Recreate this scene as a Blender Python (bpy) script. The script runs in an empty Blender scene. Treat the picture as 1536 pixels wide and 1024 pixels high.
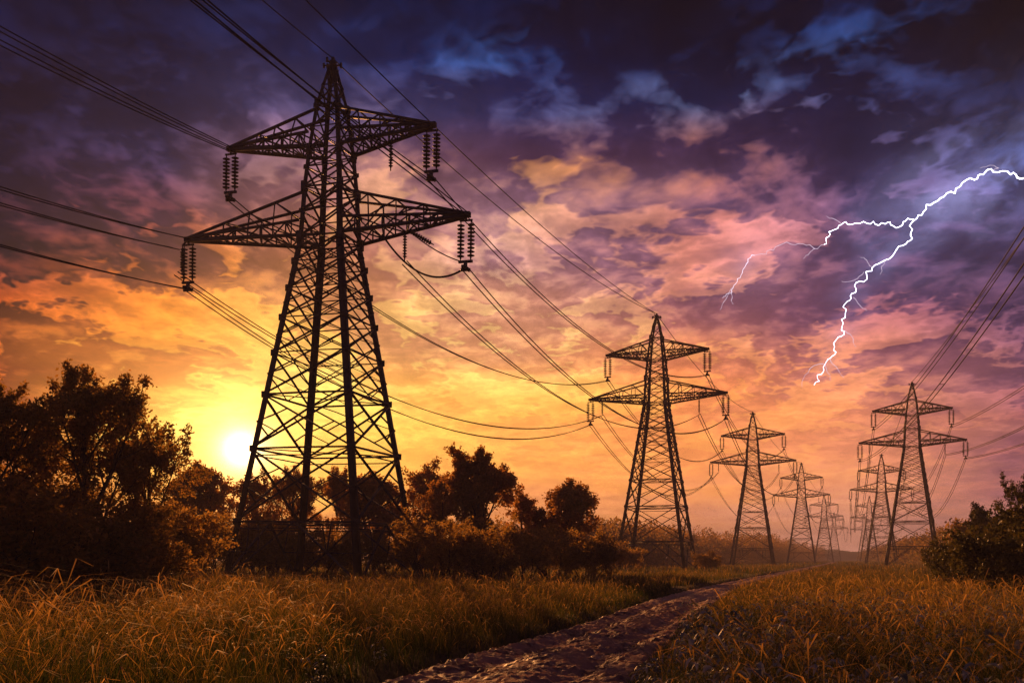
import bpy, math, random
import numpy as np
from math import radians as R, sin, cos, atan2, pi

# ------------------------------------------------------------------ camera, sky, sun, exposure
S = bpy.context.scene
COL = S.collection
EYE = 1.9
F = 1570.0            # focal length in photograph pixels (photograph 1536 wide)
cam = bpy.data.cameras.new('camera')
cam.sensor_width = 36.0
cam.lens = 36.0 * F / 1536.0
cam.shift_y = (838 - 512) / 1536.0
cam.clip_start = 0.1
cam.clip_end = 20000
camo = bpy.data.objects.new('camera', cam)
camo.location = (0, 0, EYE)
camo.rotation_euler = (R(90), 0, 0)
COL.objects.link(camo)
S.camera = camo
S.view_settings.view_transform = 'Standard'
S.view_settings.look = 'None'
S.view_settings.gamma = 1
S.view_settings.exposure = 0.12
S.view_settings.use_curve_mapping = False
try:
    S.cycles.use_denoising = True
    S.cycles.volume_bounces = 0
    S.cycles.max_bounces = 6
    S.cycles.diffuse_bounces = 2
    S.cycles.transmission_bounces = 3
    S.cycles.transparent_max_bounces = 8
    S.cycles.sample_clamp_indirect = 4.0
except Exception:
    pass

SUN_PX, SUN_PY = 362, 674
SUN_AZ = math.atan((SUN_PX - 768) / F)                       # from +Y towards +X
SUN_EL = math.atan((838 - SUN_PY) / F * cos(SUN_AZ))
SUN_DIR = (sin(SUN_AZ) * cos(SUN_EL), cos(SUN_AZ) * cos(SUN_EL), sin(SUN_EL))
LAMP_EL = SUN_EL + R(7.5)
LAMP_DIR = (sin(SUN_AZ) * cos(LAMP_EL), cos(SUN_AZ) * cos(LAMP_EL), sin(LAMP_EL))


def srgb(c):
    out = []
    for v in c:
        v = v / 255.0
        out.append(v / 12.92 if v <= 0.04045 else ((v + 0.055) / 1.055) ** 2.4)
    return out


class NT:
    """small node-tree helper"""
    def __init__(self, tree):
        self.t = tree
        self.n = tree.nodes
        self.l = tree.links

    def node(self, kind, **kw):
        nd = self.n.new(kind)
        for k, v in kw.items():
            setattr(nd, k, v)
        return nd

    def put(self, sock, val):
        if hasattr(val, 'links') or isinstance(val, bpy.types.NodeSocket):
            self.l.new(val, sock)
        else:
            sock.default_value = val

    def math(self, op, a, b=None, c=None, clamp=False):
        nd = self.n.new('ShaderNodeMath')
        nd.operation = op
        nd.use_clamp = clamp
        self.put(nd.inputs[0], a)
        if b is not None:
            self.put(nd.inputs[1], b)
        if c is not None:
            self.put(nd.inputs[2], c)
        return nd.outputs[0]

    def vmath(self, op, a, b=None, scale=None):
        nd = self.n.new('ShaderNodeVectorMath')
        nd.operation = op
        self.put(nd.inputs[0], a)
        if b is not None:
            self.put(nd.inputs[1], b)
        if scale is not None:
            self.put(nd.inputs['Scale'], scale)
        return nd.outputs['Value'] if op in ('DOT_PRODUCT', 'LENGTH', 'DISTANCE') else nd.outputs[0]

    def mix(self, fac, a, b, blend='MIX', clamp=True):
        nd = self.n.new('ShaderNodeMix')
        nd.data_type = 'RGBA'
        nd.blend_type = blend
        nd.clamp_factor = clamp
        self.put(nd.inputs[0], fac)
        self.put(nd.inputs[6], a)
        self.put(nd.inputs[7], b)
        return nd.outputs[2]

    def noise(self, vec, scale, detail=4, rough=0.55, dist=0.0, dims='3D', lac=2.0):
        nd = self.n.new('ShaderNodeTexNoise')
        nd.noise_dimensions = dims
        if vec is not None:
            self.put(nd.inputs['Vector'], vec)
        nd.inputs['Scale'].default_value = scale
        nd.inputs['Detail'].default_value = detail
        nd.inputs['Roughness'].default_value = rough
        nd.inputs['Distortion'].default_value = dist
        nd.inputs['Lacunarity'].default_value = lac
        return nd.outputs[0]

    def smooth(self, v, a, b, lo=0.0, hi=1.0, kind='SMOOTHSTEP'):
        nd = self.n.new('ShaderNodeMapRange')
        nd.interpolation_type = kind
        self.put(nd.inputs[0], v)
        nd.inputs[1].default_value = a
        nd.inputs[2].default_value = b
        nd.inputs[3].default_value = lo
        nd.inputs[4].default_value = hi
        return nd.outputs[0]

    def ramp(self, fac, stops, interp='LINEAR'):
        nd = self.n.new('ShaderNodeValToRGB')
        self.put(nd.inputs[0], fac)
        cr = nd.color_ramp
        cr.interpolation = interp
        while len(cr.elements) > 1:
            cr.elements.remove(cr.elements[-1])
        for i, (p, c) in enumerate(stops):
            e = cr.elements[0] if i == 0 else cr.elements.new(p)
            e.position = p
            e.color = (c[0], c[1], c[2], 1)
        return nd.outputs[0]


# ---- the sky: sunset gradient and storm clouds as a function of compass direction and elevation
W = bpy.data.worlds.new('World')
S.world = W
W.use_nodes = True
W.node_tree.nodes.clear()
T = NT(W.node_tree)
tc = T.node('ShaderNodeTexCoord')
dirv = tc.outputs['Generated']
sep = T.node('ShaderNodeSeparateXYZ')
T.l.new(dirv, sep.inputs[0])
dx, dy, dz = sep.outputs
az = T.math('ARCTAN2', dx, dy)
hlen = T.math('SQRT', T.math('ADD', T.math('MULTIPLY', dx, dx), T.math('MULTIPLY', dy, dy)))
vel = T.math('DIVIDE', dz, T.math('MAXIMUM', hlen, 0.05))
VMAX = 0.56
# cloud-plane coordinates (a flat cloud deck seen in perspective)
den = T.math('ADD', T.math('MAXIMUM', dz, 0.0), 0.13)
px_ = T.math('DIVIDE', dx, den)
py_ = T.math('DIVIDE', dy, den)
comb = T.node('ShaderNodeCombineXYZ')
T.l.new(px_, comb.inputs[0])
T.l.new(py_, comb.inputs[1])
comb.inputs[2].default_value = 3.7
P = comb.outputs[0]
warpn = T.n.new('ShaderNodeTexNoise')
warpn.inputs['Scale'].default_value = 1.6
warpn.inputs['Detail'].default_value = 5
warpn.inputs['Roughness'].default_value = 0.55
T.l.new(P, warpn.inputs['Vector'])
wv = T.vmath('SUBTRACT', warpn.outputs['Color'], (0.5, 0.5, 0.5))
Pw = T.vmath('ADD', P, T.vmath('SCALE', wv, scale=0.17))
sepw = T.node('ShaderNodeSeparateXYZ')
T.l.new(wv, sepw.inputs[0])
azw = T.math('ADD', az, T.math('MULTIPLY', sepw.outputs[0], 0.16))
velw = T.math('ADD', vel, T.math('MULTIPLY', sepw.outputs[1], 0.10))
fac = T.math('DIVIDE', velw, VMAX, clamp=True)

PXS = [0, 256, 512, 768, 1024, 1280, 1536]
YS = [0, 80, 160, 240, 320, 400, 480, 560, 640, 720, 800, 838]
LIGHT = [
 [(24,24,50),(34,30,62),(50,38,70),(72,46,74),(150,68,60),(190,82,50),(240,100,32),(228,104,40),(205,98,38),(205,110,48),(200,120,70),(190,110,70)],
 [(28,28,56),(50,44,82),(108,72,102),(128,80,110),(200,94,84),(240,122,50),(252,142,45),(255,190,72),(255,215,92),(255,180,60),(250,150,60),(240,140,60)],
 [(40,40,78),(88,72,116),(180,114,136),(230,142,124),(248,160,104),(246,164,88),(252,184,84),(255,208,100),(255,208,88),(255,180,66),(240,140,70),(230,130,75)],
 [(36,40,78),(118,122,178),(160,120,150),(255,146,84),(252,176,130),(232,164,146),(252,190,120),(255,195,98),(253,182,78),(248,165,76),(232,142,82),(222,135,85)],
 [(26,28,58),(66,66,112),(176,150,176),(255,132,74),(236,134,116),(235,140,116),(246,164,106),(250,152,78),(248,156,76),(242,150,76),(222,140,96),(212,135,98)],
 [(56,62,114),(104,108,160),(112,98,144),(140,96,128),(168,112,144),(165,100,122),(190,104,104),(238,144,96),(238,148,90),(230,146,96),(215,145,118),(208,142,120)],
 [(20,22,40),(30,32,60),(46,46,84),(120,122,184),(96,94,150),(104,76,112),(134,82,104),(166,96,104),(172,94,92),(162,92,90),(160,100,98),(155,98,98)],
]
DARK = [
 [(9,9,24),(14,13,33),(21,18,40),(28,23,48),(38,25,44),(44,26,36),(62,30,26),(104,44,24),(120,54,24),(135,66,30),(150,80,45),(150,80,50)],
 [(12,12,28),(22,21,45),(36,29,55),(46,36,66),(74,42,64),(108,52,50),(160,72,40),(220,112,42),(250,165,55),(245,150,50),(228,120,50),(220,118,55)],
 [(18,19,42),(38,34,66),(98,68,96),(160,94,102),(190,112,98),(198,114,78),(212,132,76),(240,160,70),(250,178,66),(240,150,54),(215,120,66),(205,118,72)],
 [(14,15,36),(26,27,60),(54,42,78),(112,62,82),(170,112,122),(178,118,122),(214,138,104),(236,148,80),(238,150,70),(228,140,70),(208,122,76),(200,120,80)],
 [(8,9,22),(15,16,36),(40,33,62),(82,48,74),(116,76,102),(138,86,108),(180,102,92),(216,118,72),(222,124,70),(220,128,70),(195,122,92),(190,120,95)],
 [(12,14,32),(13,15,34),(28,26,54),(42,34,64),(62,46,82),(72,50,84),(94,56,84),(146,82,90),(200,112,84),(205,126,96),(196,132,114),(192,130,112)],
 [(6,8,17),(8,10,22),(14,15,36),(26,27,58),(30,30,66),(38,32,60),(54,40,70),(80,50,74),(102,60,76),(110,66,78),(120,78,84),(118,78,86)],
]


def sky_grid(table, gains):
    cur = None
    last_az = None
    for i, px in enumerate(PXS):
        a = math.atan((px - 768) / F)
        stops = []
        for y, c in sorted(zip(YS, table[i]), key=lambda q: -q[0]):
            v = (838 - y) / F * cos(a)
            k = float(np.interp(y, [0, 80, 160, 260, 400, 560, 840], gains))
            kr = float(np.interp(y, [0, 160, 300, 838], [.42, .66, .92, 1.0]))
            kb = float(np.interp(y, [0, 120, 260, 380, 838], [2.0, 1.7, 1.3, 1.1, 1.0]))
            kg = float(np.interp(y, [0, 200, 400], [1.25, 1.12, 1.0]))
            q = srgb(c)
            stops.append((min(1, v / VMAX), (q[0] * k * kr, q[1] * k * kg, q[2] * k * kb)))
        r = T.ramp(fac, stops, 'LINEAR')
        if cur is None:
            cur = r
        else:
            t = T.smooth(azw, last_az, a, kind='SMOOTHSTEP' if 0 else 'LINEAR')
            cur = T.mix(t, cur, r)
        last_az = a
    return cur


lightc = sky_grid(LIGHT, [.5, .58, .80, .98, 1.08, 1.40, 1.85])
darkc = sky_grid(DARK, [.62, .62, .64, .68, .84, 1.28, 1.8])
Pc = T.vmath('MULTIPLY', Pw, (1.0, 0.8, 1.0))


def billow(vec, scale):
    """rounded cumulus lumps with creased valleys"""
    tot_ = None
    for k, w in ((1.0, 0.50), (2.3, 0.30), (5.1, 0.20), (10.7, 0.12)):
        nz_ = T.noise(vec, scale * k, 0.0, 0.5)
        a_ = T.math('MULTIPLY', T.math('ABSOLUTE', T.math('SUBTRACT', nz_, 0.5)), w * 4.0)
        tot_ = a_ if tot_ is None else T.math('ADD', tot_, a_)
    return tot_


def density(vec):
    n = T.noise(vec, 2.4, 8, 0.56, 0.0)
    b = billow(vec, 3.6)
    return T.math('ADD', n, T.math('MULTIPLY', T.math('SUBTRACT', b, 0.42), 0.46))


d1 = density(Pc)
d2 = density(T.vmath('ADD', Pc, (-0.028, 0.075, 0.0)))
n2 = T.noise(T.vmath('MULTIPLY', Pc, (1.0, 0.6, 1.0)), 7.0, 7, 0.6, 0.3)
uvn = T.node('ShaderNodeCombineXYZ')
T.l.new(azw, uvn.inputs[0])
T.l.new(velw, uvn.inputs[1])
# where the big cloud masses (+) and the breaks between them (-) stand in the sky
MASSES = [(850, 190, 150, 55, .10), (1120, 250, 150, 38, .20), (1420, 150, 190, 100, .12), (1030, 50, 200, 60, .12),
          (140, 200, 240, 110, .07), (60, 350, 150, 80, .08), (60, 500, 90, 30, .06), (1190, 430, 130, 60, .08), (1430, 400, 130, 70, .09),
          (150, 540, 110, 26, .08), (600, 50, 160, 60, .08), (1350, 560, 150, 26, .05), (900, 100, 60, 26, .0),
          (775, 90, 60, 40, -.13), (865, 125, 70, 34, -.10), (700, 140, 120, 50, .05), (850, 256, 170, 17, -.10), (1255, 62, 50, 28, -.10),
          (1020, 186, 34, 20, -.16), (170, 462, 130, 20, -.10), (1290, 222, 80, 16, -.13), (830, 330, 60, 14, -.07), (960, 300, 200, 60, .035), (640, 420, 160, 50, .03),
          (1090, 372, 90, 18, -.08), (470, 190, 60, 26, -.08), (1380, 500, 70, 18, -.10), (1180, 180, 50, 20, -.10), (350, 590, 150, 30, -.10)]
mass = None
for mx, my, sx_, sy_, amp in MASSES:
    if not amp: continue
    ma = math.atan((mx - 768) / F)
    q = T.vmath('MULTIPLY', T.vmath('SUBTRACT', uvn.outputs[0], (ma, (838 - my) / F * cos(ma), 0)), (F / sx_, F / sy_, 0.0))
    e = T.math('EXPONENT', T.math('MULTIPLY', T.vmath('DOT_PRODUCT', q, q), -0.7))
    mass = T.math('MULTIPLY_ADD', e, amp * 1.5, mass if mass is not None else 0.0)
dens = T.math('ADD', T.math('ADD', d1, mass), T.smooth(vel, 0.30, 0.50, -0.01, 0.05))
dens = T.math('MULTIPLY_ADD', T.math('SUBTRACT', n2, 0.5), 0.12, dens)
cloud = T.mix(T.smooth(vel, 0.25, 0.42), T.smooth(dens, 0.435, 0.55), T.smooth(dens, 0.37, 0.60))
relief = T.math('MULTIPLY', T.math('SUBTRACT', d1, d2), 3.0)
relief = T.math('ADD', relief, T.math('MULTIPLY', T.math('SUBTRACT', n2, 0.5), -0.8))
cf = T.math('SUBTRACT', cloud, T.math('MULTIPLY', relief, 0.42), clamp=True)
lowk = T.smooth(vel, 0.02, 0.24, 0.40, 1.0)
cf = T.math('ADD', T.math('MULTIPLY', T.math('SUBTRACT', cf, 0.45), lowk), 0.45, clamp=True)
n3 = T.noise(T.vmath('MULTIPLY', Pc, (1.0, 0.55, 1.0)), 13.0, 6, 0.65, 0.0)
mottle = T.math('MULTIPLY', T.smooth(n3, 0.3, 0.7, 0.74, 1.26, 'LINEAR'), T.smooth(relief, -0.5, 0.6, 0.80, 1.25))
mottle = T.math('ADD', T.math('MULTIPLY', T.math('SUBTRACT', mottle, 1.0), T.smooth(vel, 0.05, 0.30, 0.35, 1.0)), 1.0)
skyc = T.vmath('SCALE', T.mix(cf, lightc, darkc), scale=mottle)
# the aureole of the low sun behind thin cloud
dsun = T.vmath('DOT_PRODUCT', dirv, SUN_DIR)
ang = T.math('ARCCOSINE', T.math('MINIMUM', dsun, 0.9999999))


def glow(width, power=2.0):
    q = T.math('POWER', T.math('DIVIDE', ang, width), power)
    return T.math('EXPONENT', T.math('MULTIPLY', q, -1.0))


def scaled(colr, f):
    return T.vmath('SCALE', colr, scale=f)


g1 = T.vmath('SCALE', (1.0, 0.50, 0.12), scale=T.math('MULTIPLY', glow(0.11, 1.25), 0.36))
g2 = T.vmath('SCALE', (1.0, 0.72, 0.25), scale=T.math('MULTIPLY', glow(0.036, 1.05), 1.9))
g3 = T.vmath('SCALE', (1.0, 0.85, 0.60), scale=T.math('MULTIPLY', glow(0.0075, 1.0), 9.0))
tot = T.vmath('ADD', T.vmath('ADD', g1, g2), T.vmath('ADD', g3, skyc))
# storm cloud lit from within round the lightning
for lpx, lpy, lw, lk in ((1505, 258, .045, .22), (1380, 325, .040, .16), (1130, 392, .028, .08), (1270, 460, .03, .05), (1440, 282, .016, .25), (1395, 312, .015, .25), (1366, 342, .016, .3), (1325, 392, .014, .2), (1285, 335, .013, .16), (1280, 436, .012, .16), (1262, 500, .011, .12), (1240, 545, .010, .10), (1120, 395, .010, .15)):
    la = math.atan((lpx - 768) / F); le = math.atan((838 - lpy) / F * cos(la))
    ld = (sin(la) * cos(le), cos(la) * cos(le), sin(le))
    an_ = T.math('ARCCOSINE', T.math('MINIMUM', T.vmath('DOT_PRODUCT', dirv, ld), 0.9999999))
    gl_ = T.math('EXPONENT', T.math('MULTIPLY', T.math('POWER', T.math('DIVIDE', an_, lw), 1.5), -1.0))
    gl_ = T.math('MULTIPLY', gl_, T.smooth(n2, .3, .7, 1.25 * lk, .3 * lk))
    tot = T.vmath('ADD', tot, T.vmath('SCALE', (0.50, 0.50, 1.0), scale=gl_))
# behind the viewer the storm has closed in
back = T.smooth(T.math('ABSOLUTE', az), 0.6, 1.6)
tot = T.mix(back, tot, (*srgb((74, 62, 88)), 1))
zen = T.smooth(vel, 0.55, 1.1)
tot = T.mix(zen, tot, (*srgb((20, 22, 46)), 1))
bg = T.node('ShaderNodeBackground')
T.l.new(tot, bg.inputs[0])
bg.inputs[1].default_value = 1.0
wo = T.node('ShaderNodeOutputWorld')
T.l.new(bg.outputs[0], wo.inputs[0])
try:
    W.cycles.sampling_method = 'MANUAL'
    W.cycles.sample_map_resolution = 1024
except Exception:
    pass

sun = bpy.data.lights.new('sun', 'SUN')
sun.energy = 5.0
sun.angle = R(0.6)
sun.color = (1.0, 0.40, 0.12)
suno = bpy.data.objects.new('sun', sun)
COL.objects.link(suno)
from mathutils import Vector
suno.rotation_euler = Vector(LAMP_DIR).to_track_quat('Z', 'Y').to_euler()
suno.location = Vector(SUN_DIR) * 200

# ------------------------------------------------------------------ helpers
def world_at(px, depth, y=None):
    """ground point (or point at photograph row y) that stands at a depth"""
    X = (px - 768) / F * depth
    Z = 0.0 if y is None else EYE + (838 - y) / F * depth
    return Vector((X, depth, Z))


def tag(o, label=None, cat=None, group=None, kind=None):
    if label: o['label'] = label
    if cat: o['category'] = cat
    if group: o['group'] = group
    if kind: o['kind'] = kind
    return o


def empty(name, loc, rz=0.0, scale=1.0):
    o = bpy.data.objects.new(name, None)
    o.empty_display_size = 0.5
    o.location = loc
    o.rotation_euler = (0, 0, rz)
    o.scale = (scale,) * 3
    COL.objects.link(o)
    return o


def link(name, me, parent=None):
    o = bpy.data.objects.new(name, me)
    COL.objects.link(o)
    if parent is not None:
        o.parent = parent
    return o


def np_mesh(name, verts, faces, mat=None, smooth=False, attrs=None):
    """verts (N,3); faces (M,k) all of the same size"""
    verts = np.asarray(verts, dtype=np.float32)
    faces = np.asarray(faces, dtype=np.int32)
    me = bpy.data.meshes.new(name)
    k = faces.shape[1]
    me.vertices.add(len(verts))
    me.vertices.foreach_set('co', verts.ravel())
    me.loops.add(faces.size)
    me.loops.foreach_set('vertex_index', faces.ravel())
    me.polygons.add(len(faces))
    me.polygons.foreach_set('loop_start', np.arange(0, faces.size, k, dtype=np.int32))
    me.polygons.foreach_set('loop_total', np.full(len(faces), k, dtype=np.int32))
    if smooth:
        me.polygons.foreach_set('use_smooth', np.ones(len(faces), dtype=bool))
    if attrs:
        for an, av in attrs.items():
            at = me.attributes.new(an, 'FLOAT', 'POINT')
            at.data.foreach_set('value', np.asarray(av, dtype=np.float32))
    me.update(calc_edges=True)
    if mat:
        me.materials.append(mat)
    return me


class MB:
    """collects bars, boxes, tubes and lathes as quads"""
    def __init__(self):
        self.v = []
        self.f = []
        self.n = 0

    def add(self, v, f):
        v = np.asarray(v, float)
        f = np.asarray(f, int)
        self.v.append(v)
        self.f.append(f + self.n)
        self.n += len(v)

    def bar(self, a, b, w, w2=None, up=(0, 0, 1)):
        a = np.array(a, float); b = np.array(b, float)
        if w2 is None: w2 = w
        d = b - a
        L = np.linalg.norm(d)
        if L < 1e-6: return
        d /= L
        u = np.cross(d, up)
        if np.linalg.norm(u) < 1e-3: u = np.cross(d, (1, 0, 0))
        u /= np.linalg.norm(u)
        w_ = np.cross(d, u)
        c = []
        for p in (a, b):
            for s, t in ((-1, -1), (1, -1), (1, 1), (-1, 1)):
                c.append(p + u * s * w / 2 + w_ * t * w2 / 2)
        self.add(c, [(0, 1, 2, 3), (7, 6, 5, 4), (0, 4, 5, 1), (1, 5, 6, 2), (2, 6, 7, 3), (3, 7, 4, 0)])

    def angle(self, a, b, w, t, o1, o2):
        """angle-iron: two flanges of width w along directions o1 and o2"""
        a = np.array(a, float); b = np.array(b, float)
        o1 = np.array(o1, float); o2 = np.array(o2, float)
        for oa, ob in ((o1, o2), (o2, o1)):
            c = []
            for p in (a, b):
                c += [p, p + oa * w, p + oa * w + ob * t, p + ob * t]
            self.add(c, [(0, 1, 2, 3), (7, 6, 5, 4), (0, 4, 5, 1), (1, 5, 6, 2), (2, 6, 7, 3), (3, 7, 4, 0)])

    def tube(self, pts, r, sides=5):
        pts = np.asarray(pts, float)
        n = len(pts)
        r = np.broadcast_to(np.asarray(r, float), (n,))
        tn = np.gradient(pts, axis=0)
        tn /= np.maximum(np.linalg.norm(tn, axis=1, keepdims=True), 1e-9)
        ref = np.array((0, 0, 1.0)) if abs(tn[0][2]) < 0.9 else np.array((1.0, 0, 0))
        u = np.cross(tn, ref)
        u /= np.maximum(np.linalg.norm(u, axis=1, keepdims=True), 1e-9)
        w = np.cross(tn, u)
        th = np.arange(sides) * 2 * pi / sides
        ring = pts[:, None, :] + r[:, None, None] * (np.cos(th)[None, :, None] * u[:, None, :] + np.sin(th)[None, :, None] * w[:, None, :])
        v = ring.reshape(-1, 3)
        i = np.arange(n - 1)[:, None] * sides
        j = np.arange(sides)[None, :]
        j2 = (j + 1) % sides
        f = np.stack([i + j, i + j2, i + sides + j2, i + sides + j], -1).reshape(-1, 4)
        self.add(v, f)

    def lathe(self, prof, c=(0, 0, 0), sides=10):
        prof = np.asarray(prof, float)
        n = len(prof)
        th = np.arange(sides) * 2 * pi / sides
        v = np.stack([prof[:, 0:1] * np.cos(th), prof[:, 0:1] * np.sin(th), np.repeat(prof[:, 1:2], sides, 1)], -1).reshape(-1, 3) + np.array(c)
        i = np.arange(n - 1)[:, None] * sides
        j = np.arange(sides)[None, :]
        j2 = (j + 1) % sides
        f = np.stack([i + j, i + j2, i + sides + j2, i + sides + j], -1).reshape(-1, 4)
        self.add(v, f)

    def mesh(self, name, mat, smooth=False):
        return np_mesh(name, np.concatenate(self.v), np.concatenate(self.f), mat, smooth)


def new_mat(name):
    m = bpy.data.materials.new(name)
    m.use_nodes = True
    m.node_tree.nodes.clear()
    t = NT(m.node_tree)
    out = t.node('ShaderNodeOutputMaterial')
    return m, t, out


def mat_simple(name, c1, c2, scale, rough=0.7, metal=0.0, bump=0.0, spec=0.3, coords='Object'):
    m, t, out = new_mat(name)
    tcn = t.node('ShaderNodeTexCoord')
    nz = t.noise(tcn.outputs[coords], scale, 6, 0.6)
    col = t.mix(t.smooth(nz, 0.35, 0.65), (*c1, 1), (*c2, 1))
    p = t.node('ShaderNodeBsdfPrincipled')
    t.l.new(col, p.inputs['Base Color'])
    p.inputs['Roughness'].default_value = rough
    p.inputs['Metallic'].default_value = metal
    p.inputs['Specular IOR Level'].default_value = spec
    if bump:
        b = t.node('ShaderNodeBump')
        b.inputs['Strength'].default_value = bump
        t.l.new(nz, b.inputs['Height'])
        t.l.new(b.outputs[0], p.inputs['Normal'])
    t.l.new(p.outputs[0], out.inputs[0])
    return m


def mat_leaf(name, c1, c2, transl=0.35, rough=0.55, c3=None, spec=0.25, tcol=None):
    """leaf colour varies by the per-vertex 'tint' value; light comes through from behind"""
    m, t, out = new_mat(name)
    at = t.node('ShaderNodeAttribute')
    at.attribute_name = 'tint'
    stops = [(0.0, c1), (1.0, c2)] if c3 is None else [(0.0, c1), (0.55, c2), (1.0, c3)]
    col = t.ramp(at.outputs['Fac'], stops)
    p = t.node('ShaderNodeBsdfPrincipled')
    t.l.new(col, p.inputs['Base Color'])
    p.inputs['Roughness'].default_value = rough
    p.inputs['Specular IOR Level'].default_value = spec
    tr = t.node('ShaderNodeBsdfTranslucent')
    tc_ = t.mix(1.0, col, tcol or (1.5, 1.3, 0.7, 1), 'MULTIPLY')
    t.l.new(tc_, tr.inputs[0])
    mx = t.node('ShaderNodeMixShader')
    mx.inputs[0].default_value = transl
    t.l.new(p.outputs[0], mx.inputs[1])
    t.l.new(tr.outputs[0], mx.inputs[2])
    t.l.new(mx.outputs[0], out.inputs[0])
    return m


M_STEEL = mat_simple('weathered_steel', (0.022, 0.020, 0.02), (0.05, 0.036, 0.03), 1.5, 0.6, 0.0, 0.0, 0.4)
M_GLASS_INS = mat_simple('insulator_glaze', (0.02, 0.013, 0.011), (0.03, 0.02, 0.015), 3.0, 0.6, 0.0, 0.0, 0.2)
M_WIRE = mat_simple('wire_metal', (0.02, 0.018, 0.018), (0.03, 0.026, 0.026), 1.0, 0.8, 0.0, 0.0, 0.1)
M_BARK = mat_simple('bark', (0.035, 0.025, 0.018), (0.07, 0.05, 0.035), 6.0, 0.9, 0, 0.5, 0.2)
M_LEAF_A = mat_leaf('leaf_dark', (0.11, 0.10, 0.035), (0.36, 0.20, 0.06), 0.66)
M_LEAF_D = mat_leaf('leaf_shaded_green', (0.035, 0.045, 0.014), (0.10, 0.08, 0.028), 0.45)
M_LEAF_B = mat_leaf('leaf_autumn_glow', (0.17, 0.10, 0.03), (0.45, 0.23, 0.07), 0.68)  # autumn tone, with the low sun's backlit glow put into the colour
M_LEAF_S = mat_leaf('leaf_shrub', (0.14, 0.11, 0.035), (0.42, 0.26, 0.09), 0.68)  # shrub leaf brightened so its colour carries the glow from behind
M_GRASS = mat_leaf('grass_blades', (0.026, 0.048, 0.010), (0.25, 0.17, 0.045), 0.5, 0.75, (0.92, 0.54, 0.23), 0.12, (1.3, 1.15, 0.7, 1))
M_WEED = mat_leaf('weed_leaves', (0.06, 0.08, 0.05), (0.42, 0.43, 0.42), 0.2, 0.5, None, 0.5)  # pale end paints the cool sky sheen into the leaf colour


# ------------------------------------------------------------------ ground and track
def vnoise(x, y, seed=0):
    """smooth value noise on numpy arrays"""
    xi = np.floor(x).astype(np.int64); yi = np.floor(y).astype(np.int64)
    xf = x - xi; yf = y - yi
    u = xf * xf * (3 - 2 * xf); v = yf * yf * (3 - 2 * yf)

    def h(a, b):
        n = (a * 374761393 + b * 668265263 + seed * 974711) & 0x7fffffff
        n = ((n ^ (n >> 13)) * 1274126177) & 0x7fffffff
        return ((n ^ (n >> 16)) & 0xffff) / 65535.0
    return (h(xi, yi) * (1 - u) + h(xi + 1, yi) * u) * (1 - v) + (h(xi, yi + 1) * (1 - u) + h(xi + 1, yi + 1) * u) * v


def fbm(x, y, o=4, seed=0):
    s = 0; a = 0.5; f = 1.0
    for i in range(o):
        s = s + a * vnoise(x * f, y * f, seed + i)
        a *= 0.5; f *= 2.03
    return s


PY = np.array([-20, 0, 8, 16, 21, 26.6, 35, 48, 65, 93, 140, 248, 420, 745, 1400, 2600.])
PXC = np.array([-2.2, -2.0, -1.4, -0.2, 1.0, 2.55, 4.7, 7.8, 12.6, 21.4, 36.5, 71.5, 127, 229, 436, 812.])


def path_x(y):
    return np.interp(y, PY, PXC)


def path_w(y):
    return np.interp(y, [0, 16, 30, 60, 120, 3000], [2.1, 2.0, 1.75, 1.65, 1.65, 1.8])   # half width


def ground_z(x, y):
    x = np.asarray(x, float); y = np.asarray(y, float)
    und = (fbm(x / 14.0 + 5, y / 14.0 + 9, 3, 3) - 0.45) * 0.35
    d = np.abs(x - path_x(y))
    hw = path_w(y)
    bank = np.clip((d - hw + 0.35) / 0.9, 0, 1)
    bank = bank * bank * (3 - 2 * bank)
    edge = np.exp(-((d - hw - 0.9) / 1.1) ** 2) * 0.10
    return (und * 0.6 + 0.02 + edge) * bank - 0.16 * (1 - bank) * 1.0 + 0.0


def grid_mesh(name, xs, ys, zfun, mat):
    Xg, Yg = np.meshgrid(xs, ys) if xs.ndim == 1 else (xs, ys)
    Z = zfun(Xg, Yg)
    nr, nc = Xg.shape
    v = np.stack([Xg, Yg, Z], -1).reshape(-1, 3)
    i = np.arange(nr - 1)[:, None] * nc + np.arange(nc - 1)[None, :]
    f = np.stack([i, i + 1, i + nc + 1, i + nc], -1).reshape(-1, 4)
    return np_mesh(name, v, f, mat, True)


# soil material
def mat_soil():
    m, t, out = new_mat('meadow_soil')
    g = t.node('ShaderNodeNewGeometry')
    n = t.noise(g.outputs['Position'], 0.35, 8, 0.6)
    n_ = t.noise(g.outputs['Position'], 0.02, 5, 0.6)
    col = t.mix(t.smooth(n, 0.35, 0.65), (0.022, 0.020, 0.010, 1), (0.075, 0.055, 0.022, 1))
    col = t.mix(t.smooth(n_, 0.35, 0.65), col, (0.11, 0.075, 0.025, 1))
    p = t.node('ShaderNodeBsdfPrincipled')
    t.l.new(col, p.inputs['Base Color'])
    p.inputs['Roughness'].default_value = 0.95
    p.inputs['Specular IOR Level'].default_value = 0.1
    b = t.node('ShaderNodeBump')
    b.inputs['Strength'].default_value = 0.6
    b.inputs['Distance'].default_value = 0.2
    t.l.new(t.noise(g.outputs['Position'], 3.0, 6, 0.65), b.inputs['Height'])
    t.l.new(b.outputs[0], p.inputs['Normal'])
    t.l.new(p.outputs[0], out.inputs[0])
    return m


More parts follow.
